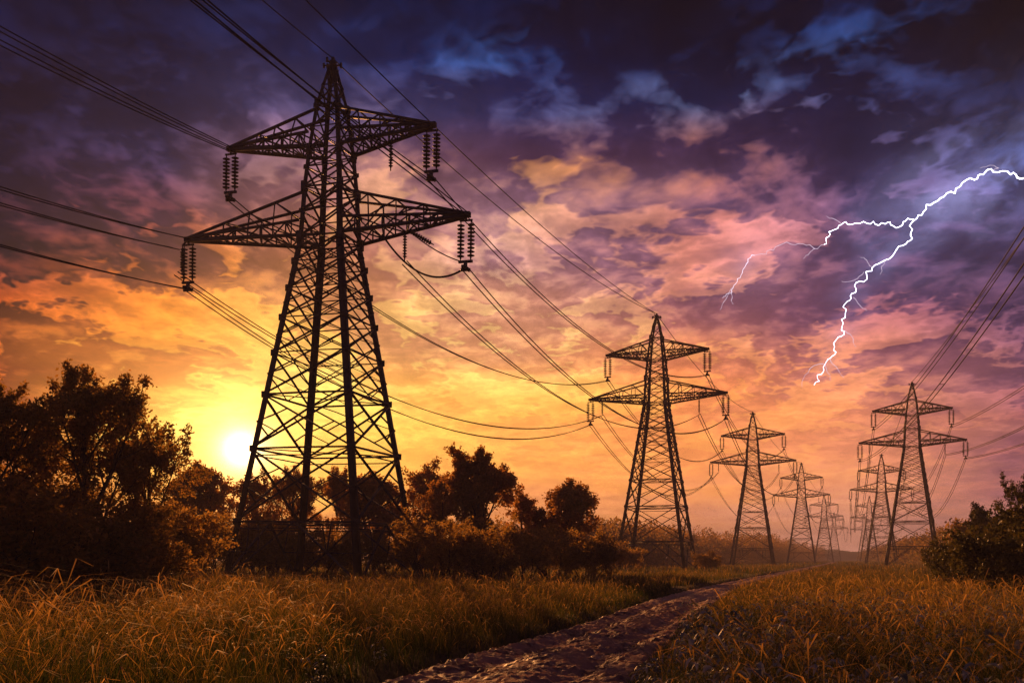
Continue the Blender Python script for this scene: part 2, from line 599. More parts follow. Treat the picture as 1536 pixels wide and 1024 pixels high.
def mat_mud():
    m, t, out = new_mat('wet_mud')
    g = t.node('ShaderNodeNewGeometry')
    pos = t.vmath('MULTIPLY', g.outputs['Position'], (1.0, 0.55, 1.0))
    n = t.noise(pos, 1.3, 8, 0.62)
    n2 = t.noise(pos, 7.0, 8, 0.65)
    wet = t.smooth(n, 0.42, 0.60)
    col = t.mix(t.smooth(n2, 0.35, 0.65), (0.10, 0.042, 0.022, 1), (0.34, 0.15, 0.085, 1))
    col = t.mix(wet, (0.42, 0.21, 0.14, 1), col)
    p = t.node('ShaderNodeBsdfPrincipled')
    t.l.new(col, p.inputs['Base Color'])
    ro = t.math('ADD', t.smooth(n, 0.40, 0.56, 0.75, 0.42), t.math('MULTIPLY', n2, 0.2))
    t.l.new(ro, p.inputs['Roughness'])
    p.inputs['Specular IOR Level'].default_value = 0.3
    b = t.node('ShaderNodeBump')
    b.inputs['Strength'].default_value = 0.8
    b.inputs['Distance'].default_value = 0.06
    t.l.new(n2, b.inputs['Height'])
    t.l.new(b.outputs[0], p.inputs['Normal'])
    t.l.new(p.outputs[0], out.inputs[0])
    return m


GEXT = 1650.0
rows = np.concatenate([np.linspace(-60, 4, 20), np.linspace(4.5, 60, 160), 60 * (GEXT + 0.0) ** 0 * np.geomspace(1.02, GEXT / 60, 110)])
base_u = np.concatenate([-np.geomspace(60, 1, 60)[:-1], np.linspace(-1, 1, 41), np.geomspace(1, 60, 60)[1:]])
Yg = np.repeat(rows[:, None], len(base_u), 1)
# columns follow the track so its edges stay crisp
wid = path_w(rows)[:, None] * 1.6
Xg = path_x(rows)[:, None] + base_u[None, :] * wid
lim = GEXT
far = np.abs(base_u)[None, :]
Xg = np.where(far > 30, np.sign(base_u)[None, :] * (np.interp(far, [30, 60], [0, 1]) * lim) + np.where(far > 30, path_x(rows)[:, None] * (1 - np.interp(far, [30, 60], [0, 1])) + np.sign(base_u)[None, :] * 30 * wid * (1 - np.interp(far, [30, 60], [0, 1])), 0), Xg)
ground = link('ground', grid_mesh('ground', Xg, Yg, ground_z, mat_soil()))
tag(ground, 'dark soil of the meadow under the grass', kind='structure')

prow = np.concatenate([np.arange(8, 45, 0.06), 45 * np.geomspace(1.003, 20, 420)])
pu = np.linspace(-1.12, 1.12, 75)
PYg = np.repeat(prow[:, None], len(pu), 1)
PXg = path_x(prow)[:, None] + pu[None, :] * path_w(prow)[:, None]


def path_z(x, y):
    u = (x - path_x(y)) / path_w(y)
    rut = np.exp(-((np.abs(u) - 0.48) / 0.16) ** 2)
    crown = np.exp(-(u / 0.25) ** 2)
    clod = fbm(x * 2.6, y * 2.0, 5, 11)
    clod2 = fbm(x * 9.0, y * 7.0, 3, 17)
    z = -0.02 - 0.09 * rut + 0.05 * crown + (clod - 0.47) * 0.20 + (np.abs(clod2 - 0.44) - .1) * 0.20 + (fbm(x * 22, y * 16, 2, 19) - .37) * .05
    z = np.maximum(z, -0.13 + .015 * clod2)
    side = np.clip((np.abs(u) - 0.9) / 0.22, 0, 1)
    return z * (1 - side) - 0.22 * side


track = link('path', grid_mesh('path', PXg, PYg, path_z, mat_mud()))
tag(track, 'wet rutted mud track running between the two rows of pylons', kind='structure')

# ------------------------------------------------------------------ far hills
def hill(name, px0, px1, ytop, depth, seed, label):
    n = 60
    pxs = np.linspace(px0, px1, n)
    X = (pxs - 768) / F * depth
    t = np.linspace(0, 1, n)
    h = (838 - ytop) / F * depth * np.sin(t * pi) ** 0.7 * (0.6 + 0.8 * fbm(t * 9, t * 0 + seed, 4, seed))
    rowsd = np.linspace(0, 1, 9)
    v = []
    for rr in rowsd:
        prof = math.sin(rr * pi)
        for i in range(n):
            v.append((X[i], depth + (rr - 0.5) * depth * 0.12, -0.5 + h[i] * prof))
    i = np.arange(8)[:, None] * n + np.arange(n - 1)[None, :]
    f = np.stack([i, i + 1, i + n + 1, i + n], -1).reshape(-1, 4)
    o = link(name, np_mesh(name, v, f, mat_simple('hill_woods', (0.03, 0.04, 0.02), (0.06, 0.06, 0.03), 0.02, 0.95), True))
    tag(o, label, kind='structure')


hill('hills', 1080, 1420, 818, 1430, 4, 'low wooded hills on the horizon at the end of the track')

# ------------------------------------------------------------------ pylons
YAW = YAW0 = -math.atan((1265 - 768) / F)
LV = [(0, 6.2), (28.8, 1.96), (33, 1.75), (36.2, 1.48), (40, 1.05), (43.5, 0.28)]


def aw(z):
    return float(np.interp(z, [p[0] for p in LV], [p[1] for p in LV]))


def cn(z, i):
    s = [(-1, -1), (1, -1), (1, 1), (-1, 1)][i]
    a = aw(z)
    return np.array((s[0] * a, s[1] * a, z))


PANELS = [0, 4.9, 10.9, 15.4, 18.9, 21.9, 24.4, 26.7, 28.8, 31.0, 33.0, 34.7, 36.2, 38.1, 40.0, 41.8, 43.3]


def pylon_meshes(WLs, WUs, thick, rnd, plates=False):
    P_ = {}
    for i in range(4):
        m = MB()
        s = [(-1, -1), (1, -1), (1, 1), (-1, 1)][i]
        zs = [-0.4, 28.8, 33, 36.2, 40, 43.5]
        for z0, z1 in zip(zs[:-1], zs[1:]):
            w = np.interp(z0, [0, 28, 43], [0.52, 0.42, 0.22]) * thick
            m.angle(cn(z0, i), cn(z1, i) + np.array((0, 0, .02)), w, 0.09, (-s[0], 0, 0), (0, -s[1], 0))
            for z in (z0,):
                c = cn(max(z, 0), i)
                m.bar(c - np.array((0, 0, .45)) + np.array((-s[0] * .1, -s[1] * .1, 0)), c + np.array((-s[0] * .1, -s[1] * .1, .45)), w * 1.25)
        P_['leg%d' % i] = m
    lat = MB()
    bw = 0.17 * thick

    def br(a, b, w=bw):
        a = np.array(a, float); b = np.array(b, float)
        mid = (a + b) / 2 + (rnd.random(3) - .5) * 0.10
        lat.bar(a, mid, w, w * .6)
        lat.bar(mid, b, w, w * .6)
    for k, (z0, z1) in enumerate(zip(PANELS[:-1], PANELS[1:])):
        for i in range(4):
            j = (i + 1) % 4
            A, B, Cc, D = cn(z0, i), cn(z0, j), cn(z1, i), cn(z1, j)
            w = bw * (1.25 if z0 < 15 else 1.0 if z0 < 34 else 0.8)
            if k == 0:
                mid = (Cc + D) / 2
                br(A, mid, w); br(B, mid, w)
                br((A + Cc) / 2, (A + mid) / 2, w * .7); br((B + D) / 2, (B + mid) / 2, w * .7)
                br((A + mid) / 2, Cc * .6 + mid * .4, w * .6); br((B + mid) / 2, D * .6 + mid * .4, w * .6)
            else:
                br(A, D, w); br(B, Cc, w)
                X = (A + D) / 2 * .5 + (B + Cc) / 2 * .5
                if z0 < 27:
                    # redundants from quarter points of the diagonals to the legs
                    for (L0, L1, Q0, Q1) in ((A, Cc, A, D), (A, Cc, Cc, B), (B, D, B, Cc), (B, D, D, A)):
                        br(L0 * .5 + L1 * .5, Q0 * .72 + Q1 * .28, w * .65)
                    if z0 > 14:
                        # second, finer crossing
                        br(A * .5 + Cc * .5, Cc * .5 + D * .5, w * .6); br(B * .5 + D * .5, Cc * .5 + D * .5, w * .6)
                        br(A * .5 + Cc * .5, A * .5 + B * .5, w * .6); br(B * .5 + D * .5, A * .5 + B * .5, w * .6)
            if z1 < 41 and plates:
                g_ = .26 if z1 < 30 else .17
                for q_, o_ in ((Cc, D), (D, Cc)):
                    dd_ = (o_ - q_) / np.linalg.norm(o_ - q_)
                    lat.bar(q_ + dd_ * .1 + np.array((0, 0, -g_)), q_ + dd_ * .1 + np.array((0, 0, g_)), .06, .42)
            if z1 < 43:
                br(Cc, D, w * (1.1 if k in (0, 1, 2, 7, 9, 11, 13) else .8))
                if k in (0, 1):
                    br(Cc + np.array((0, 0, -.55)), D + np.array((0, 0, -.55)), w * .7)
        if k in (0, 1, 2, 7, 9, 11, 13):
            br(cn(z1, 0), cn(z1, 2), bw * .8); br(cn(z1, 1), cn(z1, 3), bw * .8)
    P_['lattice'] = lat
    arms = []
    for (zb, zt, zt_tip, Wd) in ((28.9, 32.5, 30.0, WLs), (36.4, 39.6, 37.6, WUs)):
        for s in (-1, 1):
            Wd_ = Wd[0 if s < 0 else 1]
            m = MB()
            tip = np.array((s * Wd_, 0, zt_tip))
            ids = (0, 3) if s < 0 else (1, 2)
            rb = [cn(zb, q) for q in ids]
            rt = [cn(zt, q) for q in ids]
            tb = [tip + np.array((0, -.14, -.12)), tip + np.array((0, .14, -.12))]
            tt = [tip + np.array((0, -.1, .12)), tip + np.array((0, .1, .12))]
            cw = 0.25 * thick
            hb = 1.25                                   # depth of the laced beam at the root
            rm = [q + np.array((0, 0, hb)) for q in rb]
            for a_, b_ in zip(rb, tb): m.bar(a_, b_, cw, cw)
            for a_, b_ in zip(rm, tt): m.bar(a_, b_, cw * .8, cw * .8)
            for a_, b_ in zip(rt, tt): m.bar(a_, b_, cw * .85, cw * .8)
            n = 9
            lw = bw * .62
            prev = None
            for q in range(n + 1):
                t = q / n
                pb = [rb[e] * (1 - t) + tb[e] * t for e in (0, 1)]
                pm = [rm[e] * (1 - t) + tt[e] * t for e in (0, 1)]
                pt = [rt[e] * (1 - t) + tt[e] * t for e in (0, 1)]
                jit = (rnd.random((4, 3)) - .5) * .16
                if 0 < q < n:
                    m.bar(pb[0], pb[1], lw)
                    m.bar(pb[0], pm[0], lw); m.bar(pb[1], pm[1], lw)
                    if q in (2, 4, 6):
                        for e in (0, 1):
                            m.bar(pm[e], pt[e] + jit[e], lw)
                            tq = (q - 2) / n
                            m.bar(rm[e] * (1 - tq) + tt[e] * tq, pt[e] + jit[e], lw)
                        m.bar(pt[0], pt[1], lw)
                if prev is not None:
                    (qb, qm) = prev
                    m.bar(qb[q % 2], pb[1 - q % 2], lw)
                    m.bar(qm[q % 2], pm[1 - q % 2], lw)
                    for e in (0, 1):
                        if q % 2: m.bar(qb[e], pm[e], lw)
                        else: m.bar(qm[e], pb[e], lw)
                prev = (pb, pm)
            # tip plate
            m.bar(tip + np.array((-s * .7, 0, 0)), tip + np.array((s * .35, 0, 0)), .42, .42)
            m.bar(tip + np.array((0, -.45, 0)), tip + np.array((0, .45, 0)), .18, .22)
            arms.append(m)
    P_['arms'] = arms
    pk = MB()
    pk.lathe([(0.0, 43.1), (.34, 43.15), (.42, 43.5), (.30, 43.75), (.36, 43.9), (.16, 44.1), (.16, 44.3), (0.0, 44.35)], sides=8)
    for q in range(7):
        a_ = q * 2 * pi / 7
        pk.bar((0, 0, 43.6), (cos(a_) * .75, sin(a_) * .75, 43.55 + .25 * (q % 2)), .10)
        pk.bar((cos(a_) * .75, sin(a_) * .75, 43.35 + .25 * (q % 2)), (cos(a_) * .75, sin(a_) * .75, 43.75 + .25 * (q % 2)), .15)
    P_['peak'] = pk
    return P_


def disc_string(nd, rad, L):
    m = MB()
    prof = [(0.0, 0.0), (.05, -0.02), (.05, -.25)]
    z = -.25
    st = (L - .5) / nd
    for i in range(nd):
        prof += [(.07, z), (rad * .5, z - st * .08), (rad, z - st * .30), (rad * .92, z - st * .42), (.09, z - st * .38), (.07, z - st)]
        z -= st
    prof += [(.05, z), (.05, z - .25), (0.0, z - .25)]
    m.lathe(prof, sides=10)
    return m


INS_L = 3.3
ME_STRING = disc_string(9, .33, INS_L).mesh('insulator', M_GLASS_INS, False)
ME_STRING_S = disc_string(9, .20, 2.6).mesh('insulator_small', M_GLASS_INS, False)
yk = MB()
yk.bar((-.55, 0, -.12), (.55, 0, -.12), .14, .14)
yk.bar((0, 0, .25), (0, 0, -.15), .14)
ME_YOKE = yk.mesh('yoke', M_STEEL)
ck = MB()
ck.bar((-.6, 0, 0), (.6, 0, 0), .2, .2)
ck.bar((0, 0, 0), (0, 0, -.5), .25)
ck.bar((0, -.6, -.5), (0, .6, -.5), .3, .22)
ck.bar((-.35, -.2, -.72), (.35, .2, -.62), .22, .2)
for q in range(6):
    a_ = q * pi / 3
    ck.bar((0, 0, -.5), (cos(a_) * .42, sin(a_) * .42, -.62 - .12 * (q % 2)), .09)
ME_CLAMP = ck.mesh('clamp', M_STEEL)

rnd1 = np.random.RandomState(4)
ARM_A = ((14.0, 12.2), (9.8, 9.1))
ARM_B = ((11.8, 11.8), (8.7, 8.7))
MESH_A = pylon_meshes(*ARM_A, 0.96, rnd1, True)
MESH_B = pylon_meshes(*ARM_B, 1.0, rnd1)


def finish(P_):
    out = {}
    for k in range(4): out['leg%d' % k] = P_['leg%d' % k].mesh('leg', M_STEEL)
    out['lattice'] = P_['lattice'].mesh('lattice', M_STEEL)
    out['arms'] = [a.mesh('crossarm', M_STEEL) for a in P_['arms']]
    out['peak'] = P_['peak'].mesh('peak', M_STEEL)
    return out


FA, FB = finish(MESH_A), finish(MESH_B)


def pylon(px, htop, label, near=False):
    """px: photograph column of the axis; htop: rows from the horizon up to the tip"""
    D = (44.3 - EYE) * F / htop
    loc = world_at(px, D)
    YAW = YAW0 + R(((px * 7) % 5 - 2) * .9) if not near else YAW0
    t = empty('electricity_pylon', loc, YAW)
    lean = R(.85) if near else 0.0
    t.rotation_euler = (0, lean, YAW)
    tag(t, label, 'pylon', 'lattice pylons in two rows along the track')
    Fm = FA if near else FB
    (WL, WR), (VL, VR) = ARM_A if near else ARM_B
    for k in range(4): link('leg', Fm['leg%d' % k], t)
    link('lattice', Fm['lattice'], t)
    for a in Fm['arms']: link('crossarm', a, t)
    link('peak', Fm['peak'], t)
    att = {'top': Vector((0, 0, 44.2))}
    sp = .44
    for nm, x, z in (('LL', -WL, 30.0), ('LR', WR, 30.0), ('UL', -VL, 37.6), ('UR', VR, 37.6)):
        y = link('yoke', ME_YOKE, t); y.location = (x, 0, z - .35)
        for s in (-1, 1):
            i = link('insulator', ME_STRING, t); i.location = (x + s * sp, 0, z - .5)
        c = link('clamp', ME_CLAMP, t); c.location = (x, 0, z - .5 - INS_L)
        att[nm] = Vector((x, 0, z - .5 - INS_L - .6))
        att[nm + 't'] = Vector((x, 0, z + .1))
    for nm, x, z in (('IL', -WL * (1.09 if near else .82), 30.0), ('IR', WR * (.56 if near else .62), 29.4), ('JR', VR * .6, 37.0)):
        if nm == 'JR' and not near: continue
        i = link('insulator', ME_STRING_S, t); i.location = (x, 0.9 if nm == 'IL' and near else 0.0, z - .2)
        if nm == 'IL' and near:
            hb = MB(); hb.bar((-WL, 0, 30.0), (x, .9, 29.85), .12)
            link('hanger', hb.mesh('hanger', M_STEEL), t)
        att[nm] = Vector((x, 0, z - 2.9))
    import mathutils
    Mx = mathutils.Matrix.Translation(loc) @ mathutils.Matrix.Rotation(YAW, 4, 'Z') @ mathutils.Matrix.Rotation(lean, 4, 'Y')
    return {k: Mx @ v for k, v in att.items()} | {'D': D, 'loc': loc}


LEFT = [
 (489, 750, 'towering dark lattice pylon nearest the viewer, its left leg against the setting sun'),
 (985, 368, 'second pylon of the long left row, just right of the photo centre'),
 (1129, 221, 'third pylon of the left row, half as tall in view as the one before it'),
 (1202, 145, 'fourth pylon of the left row, standing alone in light haze'),
 (1236, 97, 'fifth pylon of the left row, pale in haze near the end of the track'),
 (1251, 70, 'sixth and last pylon of the left row, faintest of that row'),
]
RIGHT = [
 (1368, 266, 'dark pylon nearest in the right hand row, beside the bushes on the right'),
 (1322, 158, 'second pylon of the right hand row, left of the dark one'),
 (1304, 95, 'third pylon of the right hand row, greyed by haze'),
 (1296, 68, 'last visible pylon of the right hand row, faintest of the row'),
]
TL = [pylon(px, h, lab, i == 0) for i, (px, h, lab) in enumerate(LEFT)]
TR = [pylon(px, h, lab) for px, h, lab in RIGHT]

# ------------------------------------------------------------------ cables
def sagline(a, b, sag, n=26, u0=0.0, u1=1.0):
    t = np.linspace(u0, u1, n)[:, None]
    a = np.array(a); b = np.array(b)
    p = a * (1 - t) + b * t
    p[:, 2] -= (4 * sag * t * (1 - t))[:, 0]
    return p


def cable(a, b, sag, label, twin=True, r=0.05, sep=.42, group='power cables strung between the pylons'):
    a = Vector(a); b = Vector(b)
    o = empty('power_cable' if twin else 'earth_wire', a)
    tag(o, label, 'cable', group)
    rel = b - a
    d = Vector((rel.y, -rel.x, 0)).normalized() * sep / 2
    L = rel.length
    n = 40
    offs = (-1, 1) if twin else (0,)
    for s in offs:
        m = MB()
        m.tube(sagline(d * s + Vector((0, 0, .12 * s)), rel + d * s + Vector((0, 0, .12 * s)), sag * (1 + .03 * s), n), r, 5)
        link('conductor', m.mesh('conductor', M_WIRE, True), o)
    if twin:
        m = MB()
        k = max(2, int(L / 55))
        for q in range(1, k):
            u = q / k
            p0 = sagline(-d - Vector((0, 0, .12)), rel - d - Vector((0, 0, .12)), sag * .97, 2, u, u)[0]
            p1 = sagline(d + Vector((0, 0, .12)), rel + d + Vector((0, 0, .12)), sag * 1.03, 2, u, u)[0]
            m = MB()
            m.bar(p0, p1, r)
            link('spacer', m.mesh('spacer', M_WIRE), o)
    return o


WHERE = {'top': 'peak', 'UL': 'left upper arm', 'UR': 'right upper arm', 'LL': 'left lower arm', 'LR': 'right lower arm', 'IL': 'left lower inner string', 'IR': 'right lower inner string'}
ORD = ['nearest', 'second', 'third', 'fourth', 'fifth', 'sixth']
for row, nm in ((TL, 'left row'), (TR, 'right row')):
    for k in range(len(row) - 1):
        A, B = row[k], row[k + 1]
        L = (B['loc'] - A['loc']).length
        r = .05 if k == 0 and nm == 'left row' else .06
        keys = ['UL', 'UR', 'LL', 'LR', 'IL', 'IR', 'top'] if k < 2 else ['UL', 'UR', 'LL', 'LR', 'top']
        for key in keys:
            sag = {'top': 2.5, 'UL': 6.5, 'UR': 6.0}.get(key, 7.5) * min(1.4, L / 110)
            cable(A[key], B[key], sag, '%s cable, %s, %s to %s pylon of the %s' % ('single' if key == 'top' else 'twin', WHERE[key], ORD[k], ORD[k + 1], nm), key != 'top', r)
# the single wire that passes the near pylon's right upper arm
cable(TL[0]['URt'], TL[1]['top'], 1.2, 'lone thin wire from the near pylon right upper arm tip to the second pylon peak', False, .045)
# spans that run on past the viewer on the left
dirL = Vector((sin(-YAW), cos(YAW), 0))
A = TL[0]
LB = 112.0
back = -dirL * LB
for key, sag, twin, lab, dz in (
    ('ULt', 3.2, True, 'twin cable leaving the near pylon upper left arm tip to the upper left', 0),
    ('ULt', 4.0, True, 'lower twin cable leaving the near pylon upper left arm tip to the upper left', -.3),
    ('LLt', 4.6, True, 'twin cable leaving the near pylon lower left arm tip towards the left edge', 0),
    ('IL', 4.4, True, 'twin cable from the thin outer string of the near pylon lower left arm', 2.2),
    ('LL', 3.7, True, 'twin cable leaving the bottom of the near pylon lower left insulators leftwards', 0),
    ('UR', 2.4, True, 'twin cable rising over the near pylon from its upper right insulators', 0),
    ('URt', 1.0, False, 'lone wire rising from the near pylon upper right arm tip to the top edge', 0),
    ('LRt', 1.6, True, 'twin cable rising behind the near pylon peak from its lower right arm tip', 0),
    ('top', 2.5, False, 'thin earth wire rising leftwards from the peak of the near pylon', 0)):
    a = A[key] + Vector((0, 0, dz))
    b = a + back
    b.z = a.z + (0 if key != 'top' else 1.0)
    cable(a, b, sag, lab, twin, .045, .75)
# right row, towards the viewer and out of the frame
A = TR[0]
spanR = Vector((44.0, 52.0, 0)) - TR[0]['loc']
spanR.z = 0
for key in ('UL', 'UR', 'LL', 'LR', 'IR', 'top'):
    cable(A[key], A[key] + spanR, {'top': 1.5, 'UL': 3.2, 'UR': 3.2}.get(key, 3.8), '%s cable, %s of nearest right row pylon, rising to the right edge' % ('single' if key == 'top' else 'twin', WHERE[key]), key != 'top', .06, .55)

# jumper loop and strain string beside the near pylon's right lower arm
t = TL[0]
WLn = 13.4
axisx = Vector((cos(YAW), sin(YAW), 0))
o = empty('jumper_loop', t['LR'])
tag(o, 'thick sagging jumper loop under the near pylon right lower arm', 'cable')
p0 = t['loc'] + axisx * 5.2 + Vector((0, 0, 28.9)) - t['LR']
m = MB(); m.tube(sagline(p0, Vector((0, 0, 0.1)), 1.9, 24), .085, 6)
link('conductor', m.mesh('conductor', M_WIRE, True), o)
m = MB()
q0 = t['loc'] + axisx * 7.6 + Vector((0, 0, 29.0)) - t['LR']
m.tube(sagline(q0, Vector((0, 0, .5)), .35, 14), [.05] * 14, 5)
link('stay', m.mesh('stay', M_WIRE, True), o)
st = link('insulator', ME_STRING_S, o)
st.location = q0
dvec = (Vector((0, 0, .5)) - q0).normalized()
st.rotation_euler = dvec.to_track_quat('-Z', 'Y').to_euler()

# ------------------------------------------------------------------ lightning
def mat_bolt(name, strength, c=(0.80, 0.80, 1.0)):
    m, t_, out = new_mat(name)
    e = t_.node('ShaderNodeEmission')
    e.inputs[0].default_value = (*c, 1)
    e.inputs[1].default_value = strength
    t_.l.new(e.outputs[0], out.inputs[0])
    return m


M_BOLT = mat_bolt('bolt_core', 6.0)
M_BOLT3 = mat_bolt('bolt_side', 1.5, (0.92, 0.80, 1.0))
M_BOLT2 = mat_bolt('bolt_branch', 0.9, (0.95, 0.75, 0.95))
rb = random.Random(5)


def bolt_pts(pts, jit, depth, sub=3):
    P2 = [Vector((x, y, 0)) for x, y in pts]
    for _ in range(sub):
        Q = [P2[0]]
        for a_, b_ in zip(P2[:-1], P2[1:]):
            mid = (a_ + b_) / 2
            d = (b_ - a_)
            nrm = Vector((-d.y, d.x, 0)).normalized()
            Q += [mid + nrm * rb.uniform(-jit, jit), b_]
        P2 = Q
        jit *= .55
    return [world_at(p.x, depth + 40 * sin(i * .7), p.y) for i, p in enumerate(P2)]


DB = 2600.0
bolt = empty('lightning_bolt', world_at(1365, DB, 335))
tag(bolt, 'bright forked lightning bolt branching down from the storm cloud at the right', 'lightning')
MAIN = [(1560, 262), (1530, 268), (1516, 262), (1490, 258), (1475, 262), (1462, 270), (1440, 280), (1420, 290), (1401, 304), (1385, 318), (1372, 330), (1366, 350), (1362, 362), (1345, 374), (1328, 390), (1308, 402), (1300, 412), (1284, 424), (1278, 440), (1271, 452), (1268, 470), (1263, 490), (1262, 504), (1252, 520), (1248, 534), (1238, 545), (1226, 562), (1221, 577)]
SIDE = [(1370, 329), (1355, 333), (1340, 339), (1328, 336), (1310, 332), (1290, 335), (1275, 337), (1262, 337), (1250, 345), (1243, 355), (1236, 367), (1222, 373), (1205, 366), (1180, 363), (1160, 376), (1150, 381), (1132, 383), (1122, 393), (1114, 405), (1106, 418), (1100, 432), (1092, 440), (1084, 447)]
FORKS = [
 [(1100, 430), (1088, 450), (1080, 465)], [(1097, 436), (1098, 448), (1100, 456)],
 [(1238, 545), (1240, 556), (1245, 570)], [(1245, 538), (1256, 552), (1266, 566)], [(1236, 546), (1218, 550), (1206, 566), (1203, 580)],
 [(1268, 496), (1280, 508), (1284, 520)], [(1262, 337), (1250, 328), (1240, 324)],
 [(1222, 373), (1214, 380), (1205, 388)], [(1280, 446), (1290, 458), (1300, 466)], [(1296, 408), (1282, 420), (1262, 422)],
 [(1328, 390), (1322, 400), (1320, 412)], [(1308, 400), (1300, 390), (1290, 386)], [(1490, 258), (1498, 252), (1484, 248), (1470, 252)],
]


def bolt_part(name, pts, r0, r1, jit, mat):
    ps = bolt_pts(pts, jit, DB, 2)
    m = MB()
    n = len(ps)
    rr = np.linspace(r0, r1, n) * (0.8 + .4 * np.random.RandomState(3).rand(n))
    m.tube([p - bolt.location for p in ps], rr, 6)
    link(name, m.mesh(name, mat, True), bolt)


bolt_part('main_channel', MAIN, 1.7, 0.38, 6.0, M_BOLT)
bolt_part('side_branch', SIDE[:11], 1.1, 0.55, 5.0, M_BOLT)
bolt_part('side_branch', SIDE[10:17], 0.55, 0.5, 4.0, M_BOLT2)
bolt_part('side_branch', SIDE[16:], 0.8, 0.3, 4.5, M_BOLT3)
for f_ in FORKS:
    bolt_part('fork', f_, 0.6, 0.35, 2.5, M_BOLT2)

# ------------------------------------------------------------------ trees
def gen_plant(seed, H, spread, trunk_r, leafsize, nleaf, fork=0.3, trunks=1, up=0.5, dens_low=0.3, levels=4, clump=1.0):
    """returns trunk MB and the crown's leaf arrays (unit: metres, base at the origin)"""
    rs = random.Random(seed)
    tb = MB()
    twigs = []

    def envelope(z):
        t = z / H
        if t < 0: return spread * .3
        return spread * (dens_low + (1 - dens_low) * math.sin(min(1, t / .62) * pi / 2)) * math.sqrt(max(0.02, 1 - max(0, (t - .45) / .58) ** 2))

    def grow(p, d, L, r, lev):
        n = max(3, int(4 if lev < 2 else 3))
        pts = [p.copy()]
        q = p.copy(); dd = d.copy()
        for i in range(n):
            dd = (dd + Vector((rs.uniform(-1, 1), rs.uniform(-1, 1), rs.uniform(-.6, 1))) * (.16 if lev else .07) + Vector((0, 0, .07 * up))).normalized()
            q = q + dd * (L / n)
            pts.append(q.copy())
        rad = [r * (1 - .62 * i / n) for i in range(n + 1)]
        if lev <= 3:
            tb.tube(pts, rad, 7 if lev == 0 else 5 if lev < 3 else 3)
        if lev >= levels - 1:
            twigs.append((pts, L))
        if lev >= levels:
            return
        nk = [rs.randint(7, 9), rs.randint(5, 7), rs.randint(4, 6), rs.randint(3, 5), 0][lev]
        for k in range(nk):
            t = (fork if lev == 0 else .25) + (1 - (fork if lev == 0 else .25)) * ((k + rs.random()) / nk)
            t = min(t, .999)
            seg = t * n
            i = min(int(seg), n - 1)
            bp = pts[i].lerp(pts[i + 1], seg - i)
            az_ = k * 2.4 + rs.uniform(-.6, .6) + lev
            base = (pts[i + 1] - pts[i]).normalized()
            side = base.orthogonal().normalized()
            import mathutils
            side = mathutils.Matrix.Rotation(az_, 3, base) @ side
            a_ = R(rs.uniform(32, 62)) * (1.0 if lev else .95 - .35 * t)
            nd = (base * cos(a_) + side * sin(a_) + Vector((0, 0, up * .35))).normalized()
            Lc = L * rs.uniform(.42, .68) * (1 - .25 * t)
            if lev == 0:
                Lc = (envelope(bp.z) * rs.uniform(.65, 1.0)) / max(.5, math.hypot(nd.x, nd.y)) * .72
                Lc = min(Lc, H * .6)
            rc = rad[i] * rs.uniform(.4, .6)
            # stay under the crown's outline
            e = bp + nd * Lc
            if e.z > H * 1.02 or math.hypot(e.x, e.y) > envelope(e.z) * 1.15:
                Lc *= .62
            if e.z < 0.1: nd.z = abs(nd.z)
            grow(bp, nd, Lc, rc, lev + 1)
        # leader continues
        if lev < levels:
            grow(pts[-1], dd, L * (.34 if lev == 0 else .3), rad[-1], lev + 1)

    for s in range(trunks):
        a_ = s * 2 * pi / max(1, trunks) + rs.random()
        if trunks == 1:
            grow(Vector((0, 0, -.2)), Vector((rs.uniform(-.06, .06), rs.uniform(-.06, .06), 1)).normalized(), H * .80, trunk_r, 0)
        else:
            tilt = rs.uniform(.15, .75)
            grow(Vector((cos(a_) * .15 * spread, sin(a_) * .15 * spread, -.1)), Vector((cos(a_) * tilt, sin(a_) * tilt, 1)).normalized(), H * rs.uniform(.5, .95) * (1 - .2 * tilt), trunk_r * rs.uniform(.6, 1), 1 if levels < 5 else 1)
    # leaves
    nr = np.random.RandomState(seed)
    tl = np.array([t_[1] for t_ in twigs]) ** .6
    idx = nr.choice(len(twigs), nleaf, p=tl / tl.sum())
    starts = np.array([list(t_[0][0]) for t_ in twigs]); mids = np.array([list(t_[0][len(t_[0]) // 2]) for t_ in twigs]); ends = np.array([list(t_[0][-1]) for t_ in twigs])
    u = nr.rand(nleaf)[:, None] ** .8
    base = np.where(u < .5, starts[idx] + (mids[idx] - starts[idx]) * u * 2, mids[idx] + (ends[idx] - mids[idx]) * (u * 2 - 1))
    sc = leafsize * clump * .55
    pos = base + nr.normal(0, 1, (nleaf, 3)) * sc * 1.1
    pos[:, 2] = np.maximum(pos[:, 2], .05)
    twtint = nr.rand(len(twigs))[idx]
    return tb, leaf_quads(pos, leafsize, nr, np.clip(twtint * .5 + nr.rand(nleaf) * .6 - .05, 0, 1))


def leaf_quads(pos, size, nr, tint, updir=.5):
    n = len(pos)
    d = nr.normal(0, 1, (n, 3)); d[:, 2] += updir
    d /= np.linalg.norm(d, axis=1, keepdims=True)
    w = np.cross(d, nr.normal(0, 1, (n, 3)))
    w /= np.maximum(np.linalg.norm(w, axis=1, keepdims=True), 1e-6)
    s = (size * (0.6 + .8 * nr.rand(n)))[:, None]
    a = pos - d * s * .5
    b = pos + w * s * .28
    c = pos + d * s * .5
    e = pos - w * s * .28
    v = np.stack([a, b, c, e], 1).reshape(-1, 3)
    f = np.arange(4 * n).reshape(n, 4)
    return v, f, np.repeat(tint, 4)


def plant_meshes(mat, **kw):
    tb, (v, f, tint) = gen_plant(**kw)
    return tb.mesh('trunk', M_BARK, True), np_mesh('crown', v, f, mat, False, {'tint': tint}), float(np.percentile(v[:, 2], 99.6))


